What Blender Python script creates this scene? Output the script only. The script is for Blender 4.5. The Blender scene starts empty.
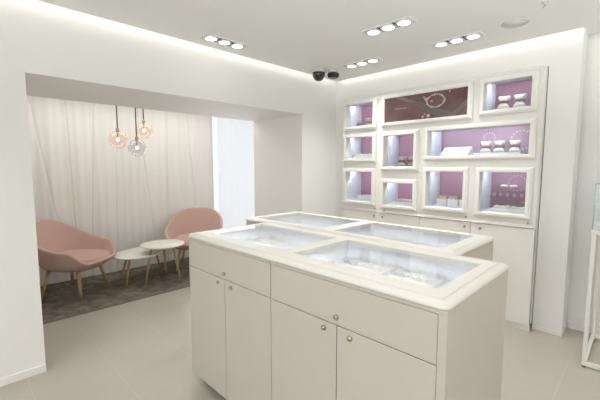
import bpy, bmesh, math, random
from mathutils import Vector, Matrix, noise
random.seed(7)
PI = math.pi
sc = bpy.context.scene
COL = sc.collection
WORLD_LOC = {}

# ------------------------------------------------------------------ materials
def srgb(r, g, b):
    f = lambda c: (c/255/12.92) if c/255 <= .04045 else ((c/255+.055)/1.055)**2.4
    return (f(r), f(g), f(b), 1)

def mat(name, col, rough=.5, metal=0, spec=.5, bump=None, vary=None, coat=0):
    m = bpy.data.materials.new(name); m.use_nodes = True
    nt = m.node_tree; b = nt.nodes['Principled BSDF']
    b.inputs['Base Color'].default_value = col
    b.inputs['Roughness'].default_value = rough
    b.inputs['Metallic'].default_value = metal
    b.inputs['Specular IOR Level'].default_value = spec
    b.inputs['Coat Weight'].default_value = coat
    if bump or vary:
        tc = nt.nodes.new('ShaderNodeTexCoord')
    if vary:                                     # (scale, amount)
        n = nt.nodes.new('ShaderNodeTexNoise'); n.inputs['Scale'].default_value = vary[0]; n.inputs['Detail'].default_value = 4
        nt.links.new(tc.outputs['Object'], n.inputs['Vector'])
        mx = nt.nodes.new('ShaderNodeMix'); mx.data_type = 'RGBA'
        mx.inputs[6].default_value = tuple(max(0, c*(1-vary[1])) for c in col[:3])+(1,)
        mx.inputs[7].default_value = tuple(min(1, c*(1+vary[1])) for c in col[:3])+(1,)
        nt.links.new(n.outputs['Fac'], mx.inputs[0]); nt.links.new(mx.outputs[2], b.inputs['Base Color'])
    if bump:                                     # (scale, strength, distance)
        n = nt.nodes.new('ShaderNodeTexNoise'); n.inputs['Scale'].default_value = bump[0]; n.inputs['Detail'].default_value = 3
        nt.links.new(tc.outputs['Object'], n.inputs['Vector'])
        bp = nt.nodes.new('ShaderNodeBump'); bp.inputs['Strength'].default_value = bump[1]; bp.inputs['Distance'].default_value = bump[2]
        nt.links.new(n.outputs['Fac'], bp.inputs['Height']); nt.links.new(bp.outputs[0], b.inputs['Normal'])
    return m

def emit(name, col, strength):
    m = bpy.data.materials.new(name); m.use_nodes = True
    nt = m.node_tree; nt.nodes.clear()
    e = nt.nodes.new('ShaderNodeEmission'); e.inputs[0].default_value = col; e.inputs[1].default_value = strength
    o = nt.nodes.new('ShaderNodeOutputMaterial'); nt.links.new(e.outputs[0], o.inputs[0])
    return m

def glass(name, tint=(1, 1, 1, 1), refl=1.0, ior=1.5, rough=.0):
    m = bpy.data.materials.new(name); m.use_nodes = True
    nt = m.node_tree; nt.nodes.clear()
    t = nt.nodes.new('ShaderNodeBsdfTransparent'); t.inputs[0].default_value = tint
    g = nt.nodes.new('ShaderNodeBsdfGlossy'); g.inputs['Roughness'].default_value = rough; g.inputs[0].default_value = (1, 1, 1, 1)
    lw = nt.nodes.new('ShaderNodeLayerWeight')                     # facing: 1-cos, the same from both sides of the pane
    pw = nt.nodes.new('ShaderNodeMath'); pw.operation = 'POWER'; pw.inputs[1].default_value = 5
    f = nt.nodes.new('ShaderNodeMath'); f.operation = 'MULTIPLY_ADD'; f0 = ((ior-1)/(ior+1))**2
    f.inputs[1].default_value = (1-f0)*refl; f.inputs[2].default_value = f0*refl   # refl < 1: coated glass
    nt.links.new(lw.outputs['Facing'], pw.inputs[0]); nt.links.new(pw.outputs[0], f.inputs[0])
    mx = nt.nodes.new('ShaderNodeMixShader'); o = nt.nodes.new('ShaderNodeOutputMaterial')
    nt.links.new(f.outputs[0], mx.inputs[0]); nt.links.new(t.outputs[0], mx.inputs[1]); nt.links.new(g.outputs[0], mx.inputs[2])
    nt.links.new(mx.outputs[0], o.inputs[0])
    return m

M = {}
M['wall'] = mat('wall paint', (.87, .868, .848, 1), .6, bump=(60, .05, .002))
M['ceiling'] = mat('ceiling paint', (.90, .90, .89, 1), .7)
M['panel'] = mat('darkened unseen wall', (.42, .39, .35, 1), .6)  # unseen right wall, darkened to bounce less light onto the counter end
M['alcove'] = mat('alcove paint', (.82, .80, .76, 1), .7)
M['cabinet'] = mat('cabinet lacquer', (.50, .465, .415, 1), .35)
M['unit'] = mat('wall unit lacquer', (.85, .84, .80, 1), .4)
M['frame'] = mat('frame lacquer', (.88, .87, .84, 1), .35)
M['gap'] = mat('dark gap', (.10, .09, .08, 1), .8)
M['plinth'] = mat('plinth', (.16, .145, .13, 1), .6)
M['leather'] = mat('cream leatherette', (.70, .68, .635, 1), .38, bump=(420, .35, .002))
M['leathertop'] = mat('pale leatherette', (.79, .775, .735, 1), .38, bump=(420, .25, .002))
M['well'] = mat('white lining', (.88, .90, .93, 1), .5)
M['niche'] = mat('niche lining', (.84, .86, .94, 1), .45)
M['tray'] = mat('white velvet', (.88, .87, .86, 1), .9, bump=(300, .3, .002))
M['acrylic'] = mat('white acrylic', (.88, .87, .88, 1), .3)
M['brass'] = mat('brass lock', (.46, .42, .33, 1), .35, 1)
M['lockhole'] = mat('lock slot', (.05, .045, .04, 1), .5)
M['chrome'] = mat('chrome', (.75, .75, .76, 1), .2, 1)
M['silver'] = mat('silver', (.80, .78, .76, 1), .35, 1)
M['gold'] = mat('rose metal', (.62, .42, .33, 1), .3, 1)
M['bead'] = mat('dark beads', (.20, .135, .10, 1), .4, bump=(160, 1, .004))
M['tan'] = mat('tan suede', (.46, .34, .28, 1), .8, vary=(40, .3))
M['greige'] = mat('greige suede', (.50, .43, .41, 1), .8, vary=(60, .35))
M['pillow'] = mat('white satin', (.86, .84, .81, 1), .55)
M['pink'] = mat('pink wool', (.57, .395, .345, 1), .95, spec=.2, bump=(500, .5, .002), vary=(260, .10))
M['pinkseat'] = mat('pink seat wool', (.56, .38, .33, 1), .95, spec=.2, bump=(500, .5, .002), vary=(260, .10))
M['oak'] = mat('oak', (.46, .305, .155, 1), .5, vary=(25, .18))
M['tabletop'] = mat('white laminate', (.80, .785, .74, 1), .4)
M['black'] = mat('black plastic', (.018, .018, .02, 1), .25)
M['dome'] = mat('smoked dome', (.012, .012, .014, 1), .06, coat=.5)
M['camwhite'] = mat('white plastic', (.62, .62, .62, 1), .4)
M['lampgrey'] = mat('lamp housing', (.68, .68, .68, 1), .35)
M['lampdark'] = mat('lamp gimbal', (.16, .16, .165, 1), .4)
M['grille'] = mat('speaker grille', (.76, .75, .73, 1), .7, bump=(500, .6, .002))
M['cable'] = mat('cable', (.055, .045, .04, 1), .5)
M['metalwhite'] = mat('white powder coat', (.82, .81, .78, 1), .4)
M['spot'] = emit('spot lens', (1, .97, .92, 1), 9)
M['led'] = emit('cool led', (.89, .92, 1, 1), 66)
M['ledwell'] = emit('well led', (.97, .975, 1, 1), 900)
M['cove'] = emit('cove led', (1, .97, .88, 1), 6.8)
M['bulb'] = emit('bulb', (1, .86, .66, 1), 9)
M['daylight'] = emit('daylit frosted pane', (.95, .975, 1, 1), 1.35)
M['glass'] = glass('clear glass', (.97, .985, .985, 1), .6)
M['topglass'] = glass('counter glass', (.975, .985, .99, 1), .45)
M['shelf'] = glass('shelf glass', (.95, .97, .97, 1), .25)
M['edge'] = glass('glass edge', (.72, .82, .82, 1), .8)
M['peach'] = glass('peach glass', (.998, .95, .928, 1), .8, 1.5)
M['smoke'] = glass('smoke glass', (.94, .94, .945, 1), .9, 1.5)

def curtain_mat():
    m = mat('curtain fabric', (.74, .70, .645, 1), .9, spec=.1)
    nt = m.node_tree; b = nt.nodes['Principled BSDF']
    tc = nt.nodes.new('ShaderNodeTexCoord'); mp = nt.nodes.new('ShaderNodeMapping'); mp.inputs['Scale'].default_value = (3, 9, .35)
    n = nt.nodes.new('ShaderNodeTexNoise'); n.inputs['Scale'].default_value = 3; n.inputs['Detail'].default_value = 6
    nt.links.new(tc.outputs['Object'], mp.inputs[0]); nt.links.new(mp.outputs[0], n.inputs['Vector'])
    r = nt.nodes.new('ShaderNodeValToRGB')
    r.color_ramp.elements[0].position = .3; r.color_ramp.elements[0].color = (.83, .81, .775, 1)
    r.color_ramp.elements[1].position = .7; r.color_ramp.elements[1].color = (.87, .855, .825, 1)
    nt.links.new(n.outputs['Fac'], r.inputs[0]); nt.links.new(r.outputs[0], b.inputs['Base Color'])
    return m
M['curtain'] = curtain_mat()
def sheer_mat():
    m = bpy.data.materials.new('sheer voile'); m.use_nodes = True
    nt = m.node_tree; nt.nodes.clear()
    t = nt.nodes.new('ShaderNodeBsdfTransparent'); d = nt.nodes.new('ShaderNodeBsdfTranslucent'); d.inputs[0].default_value = (.9, .92, .94, 1)
    e = nt.nodes.new('ShaderNodeBsdfDiffuse'); e.inputs[0].default_value = (.9, .92, .94, 1)
    a = nt.nodes.new('ShaderNodeMixShader'); a.inputs[0].default_value = .5
    c = nt.nodes.new('ShaderNodeMixShader'); c.inputs[0].default_value = .45
    o = nt.nodes.new('ShaderNodeOutputMaterial')
    nt.links.new(d.outputs[0], a.inputs[1]); nt.links.new(e.outputs[0], a.inputs[2])
    nt.links.new(t.outputs[0], c.inputs[1]); nt.links.new(a.outputs[0], c.inputs[2]); nt.links.new(c.outputs[0], o.inputs[0])
    return m
M['sheer'] = sheer_mat()

def floor_mat():
    m = mat('beige porcelain tile', (.62, .57, .49, 1), .28, spec=.5)
    nt = m.node_tree; b = nt.nodes['Principled BSDF']; L = nt.links.new
    tc = nt.nodes.new('ShaderNodeTexCoord'); mp = nt.nodes.new('ShaderNodeMapping')
    mp.inputs['Location'].default_value = (.33, -.277, 0)
    L(tc.outputs['Object'], mp.inputs[0])
    br = nt.nodes.new('ShaderNodeTexBrick'); br.offset = .0; br.squash = 1
    br.inputs['Color1'].default_value = (.425, .40, .345, 1); br.inputs['Color2'].default_value = (.44, .413, .357, 1)
    br.inputs['Mortar'].default_value = (.49, .463, .41, 1)
    br.inputs['Scale'].default_value = 1; br.inputs['Mortar Size'].default_value = .0028; br.inputs['Mortar Smooth'].default_value = .3
    br.inputs['Brick Width'].default_value = .90; br.inputs['Row Height'].default_value = .45
    L(mp.outputs[0], br.inputs['Vector'])
    n = nt.nodes.new('ShaderNodeTexNoise'); n.inputs['Scale'].default_value = 2.2; n.inputs['Detail'].default_value = 5
    L(tc.outputs['Object'], n.inputs['Vector'])
    mx = nt.nodes.new('ShaderNodeMix'); mx.data_type = 'RGBA'; mx.blend_type = 'MULTIPLY'; mx.inputs[0].default_value = .22
    L(br.outputs['Color'], mx.inputs[6]); L(n.outputs['Color'], mx.inputs[7])
    hs = nt.nodes.new('ShaderNodeHueSaturation'); hs.inputs['Saturation'].default_value = 1.0; hs.inputs['Value'].default_value = 1.08
    L(mx.outputs[2], hs.inputs['Color'])
    # keep only luminance mottling
    bw = nt.nodes.new('ShaderNodeRGBToBW'); L(n.outputs['Color'], bw.inputs[0]); L(bw.outputs[0], mx.inputs[7])
    L(hs.outputs[0], b.inputs['Base Color'])
    return m
M['floor'] = floor_mat()

def rug_mat():
    m = mat('grey brown rug', (.2, .175, .15, 1), 1, spec=.05, bump=(160, .8, .01))
    nt = m.node_tree; b = nt.nodes['Principled BSDF']; L = nt.links.new
    tc = nt.nodes.new('ShaderNodeTexCoord')
    n = nt.nodes.new('ShaderNodeTexNoise'); n.inputs['Scale'].default_value = 9; n.inputs['Detail'].default_value = 8; n.inputs['Roughness'].default_value = .75
    L(tc.outputs['Object'], n.inputs['Vector'])
    r = nt.nodes.new('ShaderNodeValToRGB')
    r.color_ramp.elements[0].position = .33; r.color_ramp.elements[0].color = (.105, .088, .070, 1)
    r.color_ramp.elements[1].position = .68; r.color_ramp.elements[1].color = (.29, .255, .21, 1)
    L(n.outputs['Fac'], r.inputs[0]); L(r.outputs[0], b.inputs['Base Color'])
    return m
M['rug'] = rug_mat()
M['rugedge'] = mat('rug binding', (.17, .14, .11, 1), .9)

def mauve(name, c0, c1, stripe=60):
    m = mat(name, c0, .6)
    nt = m.node_tree; b = nt.nodes['Principled BSDF']; L = nt.links.new
    tc = nt.nodes.new('ShaderNodeTexCoord'); w = nt.nodes.new('ShaderNodeTexWave')
    w.inputs['Scale'].default_value = stripe; w.inputs['Distortion'].default_value = 0; w.bands_direction = 'X'
    L(tc.outputs['Object'], w.inputs['Vector'])
    mx = nt.nodes.new('ShaderNodeMix'); mx.data_type = 'RGBA'; mx.inputs[6].default_value = c0; mx.inputs[7].default_value = c1
    L(w.outputs['Fac'], mx.inputs[0]); L(mx.outputs[2], b.inputs['Base Color'])
    return m
M['mauve'] = mauve('mauve striped panel', (.315, .165, .225, 1), (.37, .205, .275, 1), 22)
M['plum'] = mauve('plum panel', (.25, .12, .17, 1), (.285, .14, .195, 1), 14)
M['violet'] = mat('violet print', (.34, .235, .31, 1), .6, vary=(4, .3))
M['printwhite'] = mat('pale print', (.62, .52, .58, 1), .6)

def poster_mat():
    m = mat('poster print', (.15, .07, .065, 1), .16)
    nt = m.node_tree; b = nt.nodes['Principled BSDF']; L = nt.links.new
    tc = nt.nodes.new('ShaderNodeTexCoord'); n = nt.nodes.new('ShaderNodeTexNoise')
    n.inputs['Scale'].default_value = 3.2; n.inputs['Detail'].default_value = 2
    L(tc.outputs['Object'], n.inputs['Vector'])
    r = nt.nodes.new('ShaderNodeValToRGB')
    r.color_ramp.elements[0].position = .35; r.color_ramp.elements[0].color = (.085, .05, .052, 1)
    r.color_ramp.elements[1].position = .68; r.color_ramp.elements[1].color = (.20, .105, .09, 1)
    L(n.outputs['Fac'], r.inputs[0]); L(r.outputs[0], b.inputs['Base Color'])
    return m
M['poster'] = poster_mat()
M['beam'] = mat('poster beam print', (.20, .15, .13, 1), .3)
M['beam2'] = mat('poster grey beam print', (.12, .105, .095, 1), .3)
M['braceprint'] = mat('bracelet print', (.55, .48, .46, 1), .5)
M['glowprint'] = mat('poster text print', (.24, .15, .13, 1), .3)

# ------------------------------------------------------------------ geometry helpers
def box(bm, x0, x1, y0, y1, z0, z1):
    v = [bm.verts.new(p) for p in ((x0,y0,z0),(x1,y0,z0),(x1,y1,z0),(x0,y1,z0),(x0,y0,z1),(x1,y0,z1),(x1,y1,z1),(x0,y1,z1))]
    for f in ((3,2,1,0),(4,5,6,7),(0,1,5,4),(1,2,6,5),(2,3,7,6),(3,0,4,7)):
        bm.faces.new([v[i] for i in f])
    return bm
def BX(*a):
    return box(bmesh.new(), *a)
AX = {'x': lambda u, v, w: (w, u, v), 'y': lambda u, v, w: (u, w, v), 'z': lambda u, v, w: (u, v, w)}
def plate(axis, u0, u1, v0, v1, w0, w1, holes=(), bm=None):
    bm = bm or bmesh.new(); mp = AX[axis]
    us = sorted({u0, u1, *[min(max(h[i], u0), u1) for h in holes for i in (0, 1)]})
    vs = sorted({v0, v1, *[min(max(h[i], v0), v1) for h in holes for i in (2, 3)]})
    vd = {}
    def V(i, j, k):
        if (i, j, k) not in vd: vd[i, j, k] = bm.verts.new(mp(us[i], vs[j], (w0, w1)[k]))
        return vd[i, j, k]
    def solid(i, j):
        if not (0 <= i < len(us)-1 and 0 <= j < len(vs)-1): return False
        a = (us[i]+us[i+1])/2; b = (vs[j]+vs[j+1])/2
        return not any(h[0] < a < h[1] and h[2] < b < h[3] for h in holes)
    for i in range(len(us)-1):
        for j in range(len(vs)-1):
            if not solid(i, j): continue
            bm.faces.new([V(i,j,0), V(i,j+1,0), V(i+1,j+1,0), V(i+1,j,0)])
            bm.faces.new([V(i,j,1), V(i+1,j,1), V(i+1,j+1,1), V(i,j+1,1)])
            if not solid(i-1, j): bm.faces.new([V(i,j,0), V(i,j,1), V(i,j+1,1), V(i,j+1,0)])
            if not solid(i+1, j): bm.faces.new([V(i+1,j,0), V(i+1,j+1,0), V(i+1,j+1,1), V(i+1,j,1)])
            if not solid(i, j-1): bm.faces.new([V(i,j,0), V(i+1,j,0), V(i+1,j,1), V(i,j,1)])
            if not solid(i, j+1): bm.faces.new([V(i,j+1,0), V(i,j+1,1), V(i+1,j+1,1), V(i+1,j+1,0)])
    bmesh.ops.recalc_face_normals(bm, faces=bm.faces)
    return bm
def rloop(u0, u1, v0, v1, r, seg):
    if r <= 1e-5 or seg == 0: return [(u0,v0),(u1,v0),(u1,v1),(u0,v1)]
    out = []
    for cx, cy, a0 in ((u1-r, v0+r, -PI/2), (u1-r, v1-r, 0), (u0+r, v1-r, PI/2), (u0+r, v0+r, PI)):
        for k in range(seg+1):
            a = a0 + PI/2*k/seg
            out.append((cx+r*math.cos(a), cy+r*math.sin(a)))
    return out
def ring(axis, rect, prof, r=0, seg=0, bm=None):
    """a moulding swept round a rectangle; prof = closed list of (inset, w)"""
    bm = bm or bmesh.new(); mp = AX[axis]; loops = []
    for ins, w in prof:
        pts = rloop(rect[0]+ins, rect[1]-ins, rect[2]+ins, rect[3]-ins, max(r-ins, .002) if r else 0, seg)
        loops.append([bm.verts.new(mp(u, v, w)) for u, v in pts])
    n = len(loops[0])
    for a in range(len(loops)):
        A, B = loops[a], loops[(a+1) % len(loops)]
        for i in range(n):
            bm.faces.new([A[i], A[(i+1) % n], B[(i+1) % n], B[i]])
    bmesh.ops.recalc_face_normals(bm, faces=bm.faces)
    return bm
def tube(bm, p0, p1, r0, r1=None, n=12, caps=True, flat=False):
    r1 = r0 if r1 is None else r1
    p0, p1 = Vector(p0), Vector(p1); d = (p1-p0).normalized()
    a = d.orthogonal().normalized(); b = d.cross(a)
    if flat: a, b = Vector((1, 0, 0)), Vector((0, -1, 0))        # level ends for legs
    R = [[bm.verts.new(p + (a*math.cos(2*PI*k/n)+b*math.sin(2*PI*k/n))*r) for k in range(n)] for p, r in ((p0, r0), (p1, r1))]
    for k in range(n): bm.faces.new([R[0][k], R[0][(k+1) % n], R[1][(k+1) % n], R[1][k]])
    if caps: bm.faces.new(R[0][::-1]); bm.faces.new(R[1])
    return bm
def lathe(bm, c, prof, n=24, axis='z', closed=False):
    """prof = [(radius, height)]; revolve about an axis through c"""
    mp = {'z': lambda x, y, h: (c[0]+x, c[1]+y, c[2]+h), 'y': lambda x, y, h: (c[0]+x, c[1]+h, c[2]+y)}[axis]
    loops = []
    for r, h in prof:
        if r < 1e-6: loops.append([bm.verts.new(mp(0, 0, h))])
        else: loops.append([bm.verts.new(mp(r*math.cos(2*PI*k/n), r*math.sin(2*PI*k/n), h)) for k in range(n)])
    for A, B in zip(loops, loops[1:]):
        for k in range(n):
            if len(A) == 1 and len(B) == 1: continue
            if len(A) == 1: bm.faces.new([A[0], B[k], B[(k+1) % n]])
            elif len(B) == 1: bm.faces.new([A[k], A[(k+1) % n], B[0]])
            else: bm.faces.new([A[k], A[(k+1) % n], B[(k+1) % n], B[k]])
    bmesh.ops.recalc_face_normals(bm, faces=bm.faces)
    return bm
def torus(bm, c, R, r, n=20, m=8, rot=None, sx=1, sz=1):
    rot = rot or Matrix.Identity(3); L = []
    for i in range(n):
        a = 2*PI*i/n; row = []
        for j in range(m):
            b = 2*PI*j/m
            p = Vector(((R+r*math.cos(b))*math.cos(a)*sx, (R+r*math.cos(b))*math.sin(a)*sz, r*math.sin(b)))
            row.append(bm.verts.new(Vector(c)+rot @ p))
        L.append(row)
    for i in range(n):
        for j in range(m):
            bm.faces.new([L[i][j], L[(i+1) % n][j], L[(i+1) % n][(j+1) % m], L[i][(j+1) % m]])
    return bm
def open_box(axis, u0, u1, v0, v1, w_open, w_close, t=.006, bm=None):
    """a lined box open at w_open"""
    bm = bm or bmesh.new(); mp = AX[axis]
    s = 1 if w_close > w_open else -1
    plate(axis, u0-t, u1+t, v0-t, v1+t, min(w_open, w_close), max(w_open, w_close), [(u0, u1, v0, v1)], bm)
    plate(axis, u0-t, u1+t, v0-t, v1+t, min(w_close, w_close+s*t), max(w_close, w_close+s*t), (), bm)
    return bm

def obj(name, bm, m, parent=None, smooth=False, bevel=0, bseg=2, local=False, loc=None):
    """links one mesh object; geometry is in world coordinates unless local"""
    base = Vector((0, 0, 0))
    if loc is not None: base = Vector(loc)
    elif parent is not None and not local: base = WORLD_LOC.get(parent.name, Vector((0, 0, 0)))
    if not local and base.length: bmesh.ops.translate(bm, verts=bm.verts, vec=-base)
    me = bpy.data.meshes.new(name); bm.to_mesh(me); bm.free()
    o = bpy.data.objects.new(name, me); COL.objects.link(o)
    if m: me.materials.append(m)
    if parent is not None: o.parent = parent; WORLD_LOC[o.name] = base
    elif loc is not None: o.location = base; WORLD_LOC[o.name] = base
    if smooth:
        for p in me.polygons: p.use_smooth = True
    if bevel:
        b = o.modifiers.new('Bevel', 'BEVEL'); b.width = bevel; b.segments = bseg; b.limit_method = 'ANGLE'; b.angle_limit = .7
    return o
def thing(name, label, cat, loc=(0, 0, 0), rz=0, group=None):
    o = bpy.data.objects.new(name, None); COL.objects.link(o)
    o.location = loc; o.rotation_euler = (0, 0, rz); o.empty_display_size = .1
    WORLD_LOC[o.name] = Vector(loc)
    o['label'] = label; o['category'] = cat
    if group: o['group'] = group
    return o
def tag(o, label, cat, group=None):
    o['label'] = label; o['category'] = cat
    if group: o['group'] = group
    return o
def struct(name, bm, m, bevel=0, smooth=False):
    o = obj(name, bm, m, None, smooth, bevel); o['kind'] = 'structure'; return o
def dup(root, loc, rz=None, label=None, group=None):
    r = root.copy(); COL.objects.link(r); r.location = loc
    if rz is not None: r.rotation_euler = (r.rotation_euler[0], r.rotation_euler[1], rz)
    if label: r['label'] = label
    if group: r['group'] = group
    for ch in list(root.children):
        c = ch.copy(); COL.objects.link(c); c.parent = r
        for g in list(ch.children):
            d = g.copy(); COL.objects.link(d); d.parent = c
    return r

# ------------------------------------------------------------------ room shell
XW, YB, ZC, ZT = -2.86, 3.5, 2.44, 2.62       # opening wall, niche wall, ceiling, top of cove slot
XR, YF = 2.6, -3.2
struct('floor', BX(-5.1, XR, YF, 4.1, -.1, 0), M['floor'])
struct('wall_left', plate('x', YF, YB+.25, 0, ZT, -3.76, XW, [(.384, 2.892, -1, 2.0)]), M['wall'])
struct('wall_back', plate('y', XW, XR, 0, ZT, YB, 3.72, [(-2.66, -.643, -1, 2.212), (-.434, 1.4, -1, 2.462)]), M['wall'], bevel=.004)
struct('wall_back_recess', BX(-2.9, XR, 3.76, 3.86, 0, ZT), M['wall'])
struct('wall_right', BX(XR, XR+.1, YF, 3.9, 0, ZT), M['panel'])
struct('wall_front', plate('y', -3.76, XR, 0, ZT, YF-.1, YF, [(-1.6, 1.9, .1, 2.3)]), M['wall'])
struct('window_2', plate('y', -1.6, 1.9, .1, 2.3, YF-.07, YF-.03, [(-1.55, .13, .15, 2.25), (.17, 1.85, .15, 2.25)]), M['metalwhite'])
struct('ceiling', BX(XW+.07, XR-.07, YF+.07, YB-.07, ZC, ZC+.035), M['ceiling'])
struct('ceiling_slab', BX(-3.76, XR+.1, YF-.1, 3.86, ZT, ZT+.08), M['ceiling'])
struct('ceiling_alcove', BX(-5.1, -3.76, -.5, 4.1, 2.32, 2.4), M['alcove'])
struct('wall_alcove', plate('x', -.5, 4.1, 0, 2.4, -5.1, -5.0, [(2.97, 3.95, .02, 2.25)]), M['alcove'])
struct('wall_alcove_left', BX(-5.0, -3.76, -.5, -.4, 0, 2.32), M['alcove'])
struct('wall_alcove_right', BX(-5.0, -3.76, 4.0, 4.1, 0, 2.32), M['alcove'])
# skirting
struct('baseboard_left', BX(-3.3, XW+.012, YF, .384, 0, .05), M['frame'], bevel=.002)
struct('baseboard_back', BX(-.643, -.434, YB-.008, YB, 0, .035), M['frame'], bevel=.002)
struct('baseboard_recess', BX(-.434, 1.4, 3.735, 3.76, 0, .06), M['frame'], bevel=.003)
# alcove window
w1 = struct('window_1', plate('x', 2.97, 3.95, .02, 2.25, -5.04, -4.985, [(3.01, 3.91, .06, 2.21)]), M['frame'])
pane = obj('pane', BX(-5.03, -5.02, 3.01, 3.91, .06, 2.21), M['daylight'], w1)
# cove light strips lying on the ceiling's edge
cv = thing('cove_light', 'warm cove light strip hidden above the ceiling edge round the room', 'cove light', (XW+.07, YB-.07, ZC+.016))
obj('strip', BX(XW+.060, XW+.0695, YF+.2, YB-.09, ZC+.016, ZC+.033), M['cove'], cv)
obj('strip', BX(XW+.09, XR-.2, YB-.0695, YB-.060, ZC+.016, ZC+.033), M['cove'], cv)

# ------------------------------------------------------------------ lock / knob
def lock(parent, x, y, z, r=.0105):
    k = obj('lock', lathe(bmesh.new(), (x, y, z), [(0, -.012), (r*.55, -.0118), (r*.62, -.0095), (r*.95, -.0085), (r, -.006), (r, 0)], 18, 'y'), M['brass'], parent, True)
    obj('keyhole', BX(x-.0012, x+.0012, y-.0124, y-.0112, z-.0045, z+.0045), M['lockhole'], k)
    return k

# ------------------------------------------------------------------ counters
HT = .985
def counter_cabinet(x0, x1, yf, yb, well, label, endL, endR, flip=False):
    """cabinet with one drawer and two doors; flip puts the fronts on the far side"""
    t = thing('counter_cabinet', label, 'cabinet', ((x0+x1)/2, (yf+yb)/2, 0))
    Y = (lambda y: yf+yb-y) if flip else (lambda y: y)
    def b(bm, a0, a1, c0, c1, z0, z1): box(bm, a0, a1, min(Y(c0), Y(c1)), max(Y(c0), Y(c1)), z0, z1)
    bm = bmesh.new()
    b(bm, x0+.001, x1-.001, yf+.022, yb, .06, .80)
    plate('z', x0+.001, x1-.001, min(Y(yf+.022), Y(yb)), max(Y(yf+.022), Y(yb)), .80, .9595, [(well[0]-.02, well[1]+.02, well[2]-.02, well[3]+.02)], bm)
    if endL: b(bm, x0, x0+endL, yf, yf+.0215, .06, .945)
    if endR: b(bm, x1-endR, x1, yf, yf+.0215, .06, .945)
    b(bm, x0+.001, x1-.0005, yf, yf+.0215, .9452, .9595)
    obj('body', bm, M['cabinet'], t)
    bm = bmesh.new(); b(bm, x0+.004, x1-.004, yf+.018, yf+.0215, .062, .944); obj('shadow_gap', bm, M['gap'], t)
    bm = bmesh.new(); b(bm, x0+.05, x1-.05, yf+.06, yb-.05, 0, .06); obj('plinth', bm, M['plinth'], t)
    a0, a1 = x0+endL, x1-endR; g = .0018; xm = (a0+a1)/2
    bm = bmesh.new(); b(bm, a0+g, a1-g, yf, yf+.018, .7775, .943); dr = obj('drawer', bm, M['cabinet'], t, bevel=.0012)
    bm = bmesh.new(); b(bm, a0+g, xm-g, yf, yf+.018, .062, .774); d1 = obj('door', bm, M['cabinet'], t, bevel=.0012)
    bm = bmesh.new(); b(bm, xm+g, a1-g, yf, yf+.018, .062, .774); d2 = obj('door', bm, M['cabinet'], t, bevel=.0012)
    if not flip:
        lock(dr, xm-.002, yf, .808); lock(d1, xm-.067, yf, .745); lock(d2, xm+.065, yf, .745)
    wl = obj('display_well', open_box('z', well[0]-.013, well[1]+.013, well[2]-.013, well[3]+.013, .959, .880), M['well'], t)
    return t
def countertop(x0, x1, y0, y1, wells, label):
    t = thing('countertop', label, 'countertop', ((x0+x1)/2, (y0+y1)/2, .960))
    prof = [(.036, .960), (.003, .960), (.0, .9625), (-.0005, .967), (.0015, .9725), (.006, .978), (.014, .983), (.027, .9855), (.034, .9845), (.036, .982)]
    obj('nosing', ring('z', (x0, x1, y0, y1), prof, .026, 6), M['leather'], t, True)
    obj('top_frame', plate('z', x0+.0365, x1-.0365, y0+.0365, y1-.0365, .960, .985, wells), M['leathertop'], t, bevel=.003)
    for w in wells:
        obj('glass_pane', BX(w[0]+.001, w[1]-.001, w[2]+.001, w[3]-.001, .976, .984), M['topglass'], t)
        obj('light_strip', BX(w[0]+.01, w[1]-.01, w[2]-.0125, w[2]-.004, .951, .9595), M['ledwell'], t)
        obj('strip_shield', BX(w[0]+.008, w[1]-.008, w[2]-.0036, w[2]-.0024, .9508, .9598), M['acrylic'], t)  # lip added to keep the strip from mirroring in the niche glass
    return t
wFL, wFR = (-2.00, -1.29, 1.16, 1.595), (-1.205, -.49, 1.16, 1.595)
wRL, wRR = (-2.27, -1.56, 1.765, 2.235), (-1.455, -.735, 1.765, 2.235)
counter_cabinet(-2.045, -1.244, 1.046, 1.685, wFL, 'cream counter cabinet with drawer and doors at left front of display island', .006, 0)
counter_cabinet(-1.243, -.409, 1.046, 1.685, wFR, 'cream counter cabinet nearest the camera at right front of display island', 0, .028)
counter_cabinet(-2.345, -1.512, 1.715, 2.297, wRL, 'cream rear counter cabinet at the left, beside the alcove side of island', .02, 0, True)
counter_cabinet(-1.511, -.645, 1.715, 2.297, wRR, 'cream rear counter cabinet at the right, facing the wall of niches', 0, .02, True)
countertop(-2.052, -.407, 1.041, 1.698, [wFL, wFR], 'cream leatherette countertop with two glass panes on the front cabinets')
countertop(-2.36, -.638, 1.708, 2.312, [wRL, wRR], 'cream leatherette countertop with two glass panes on the rear cabinets')

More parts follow.
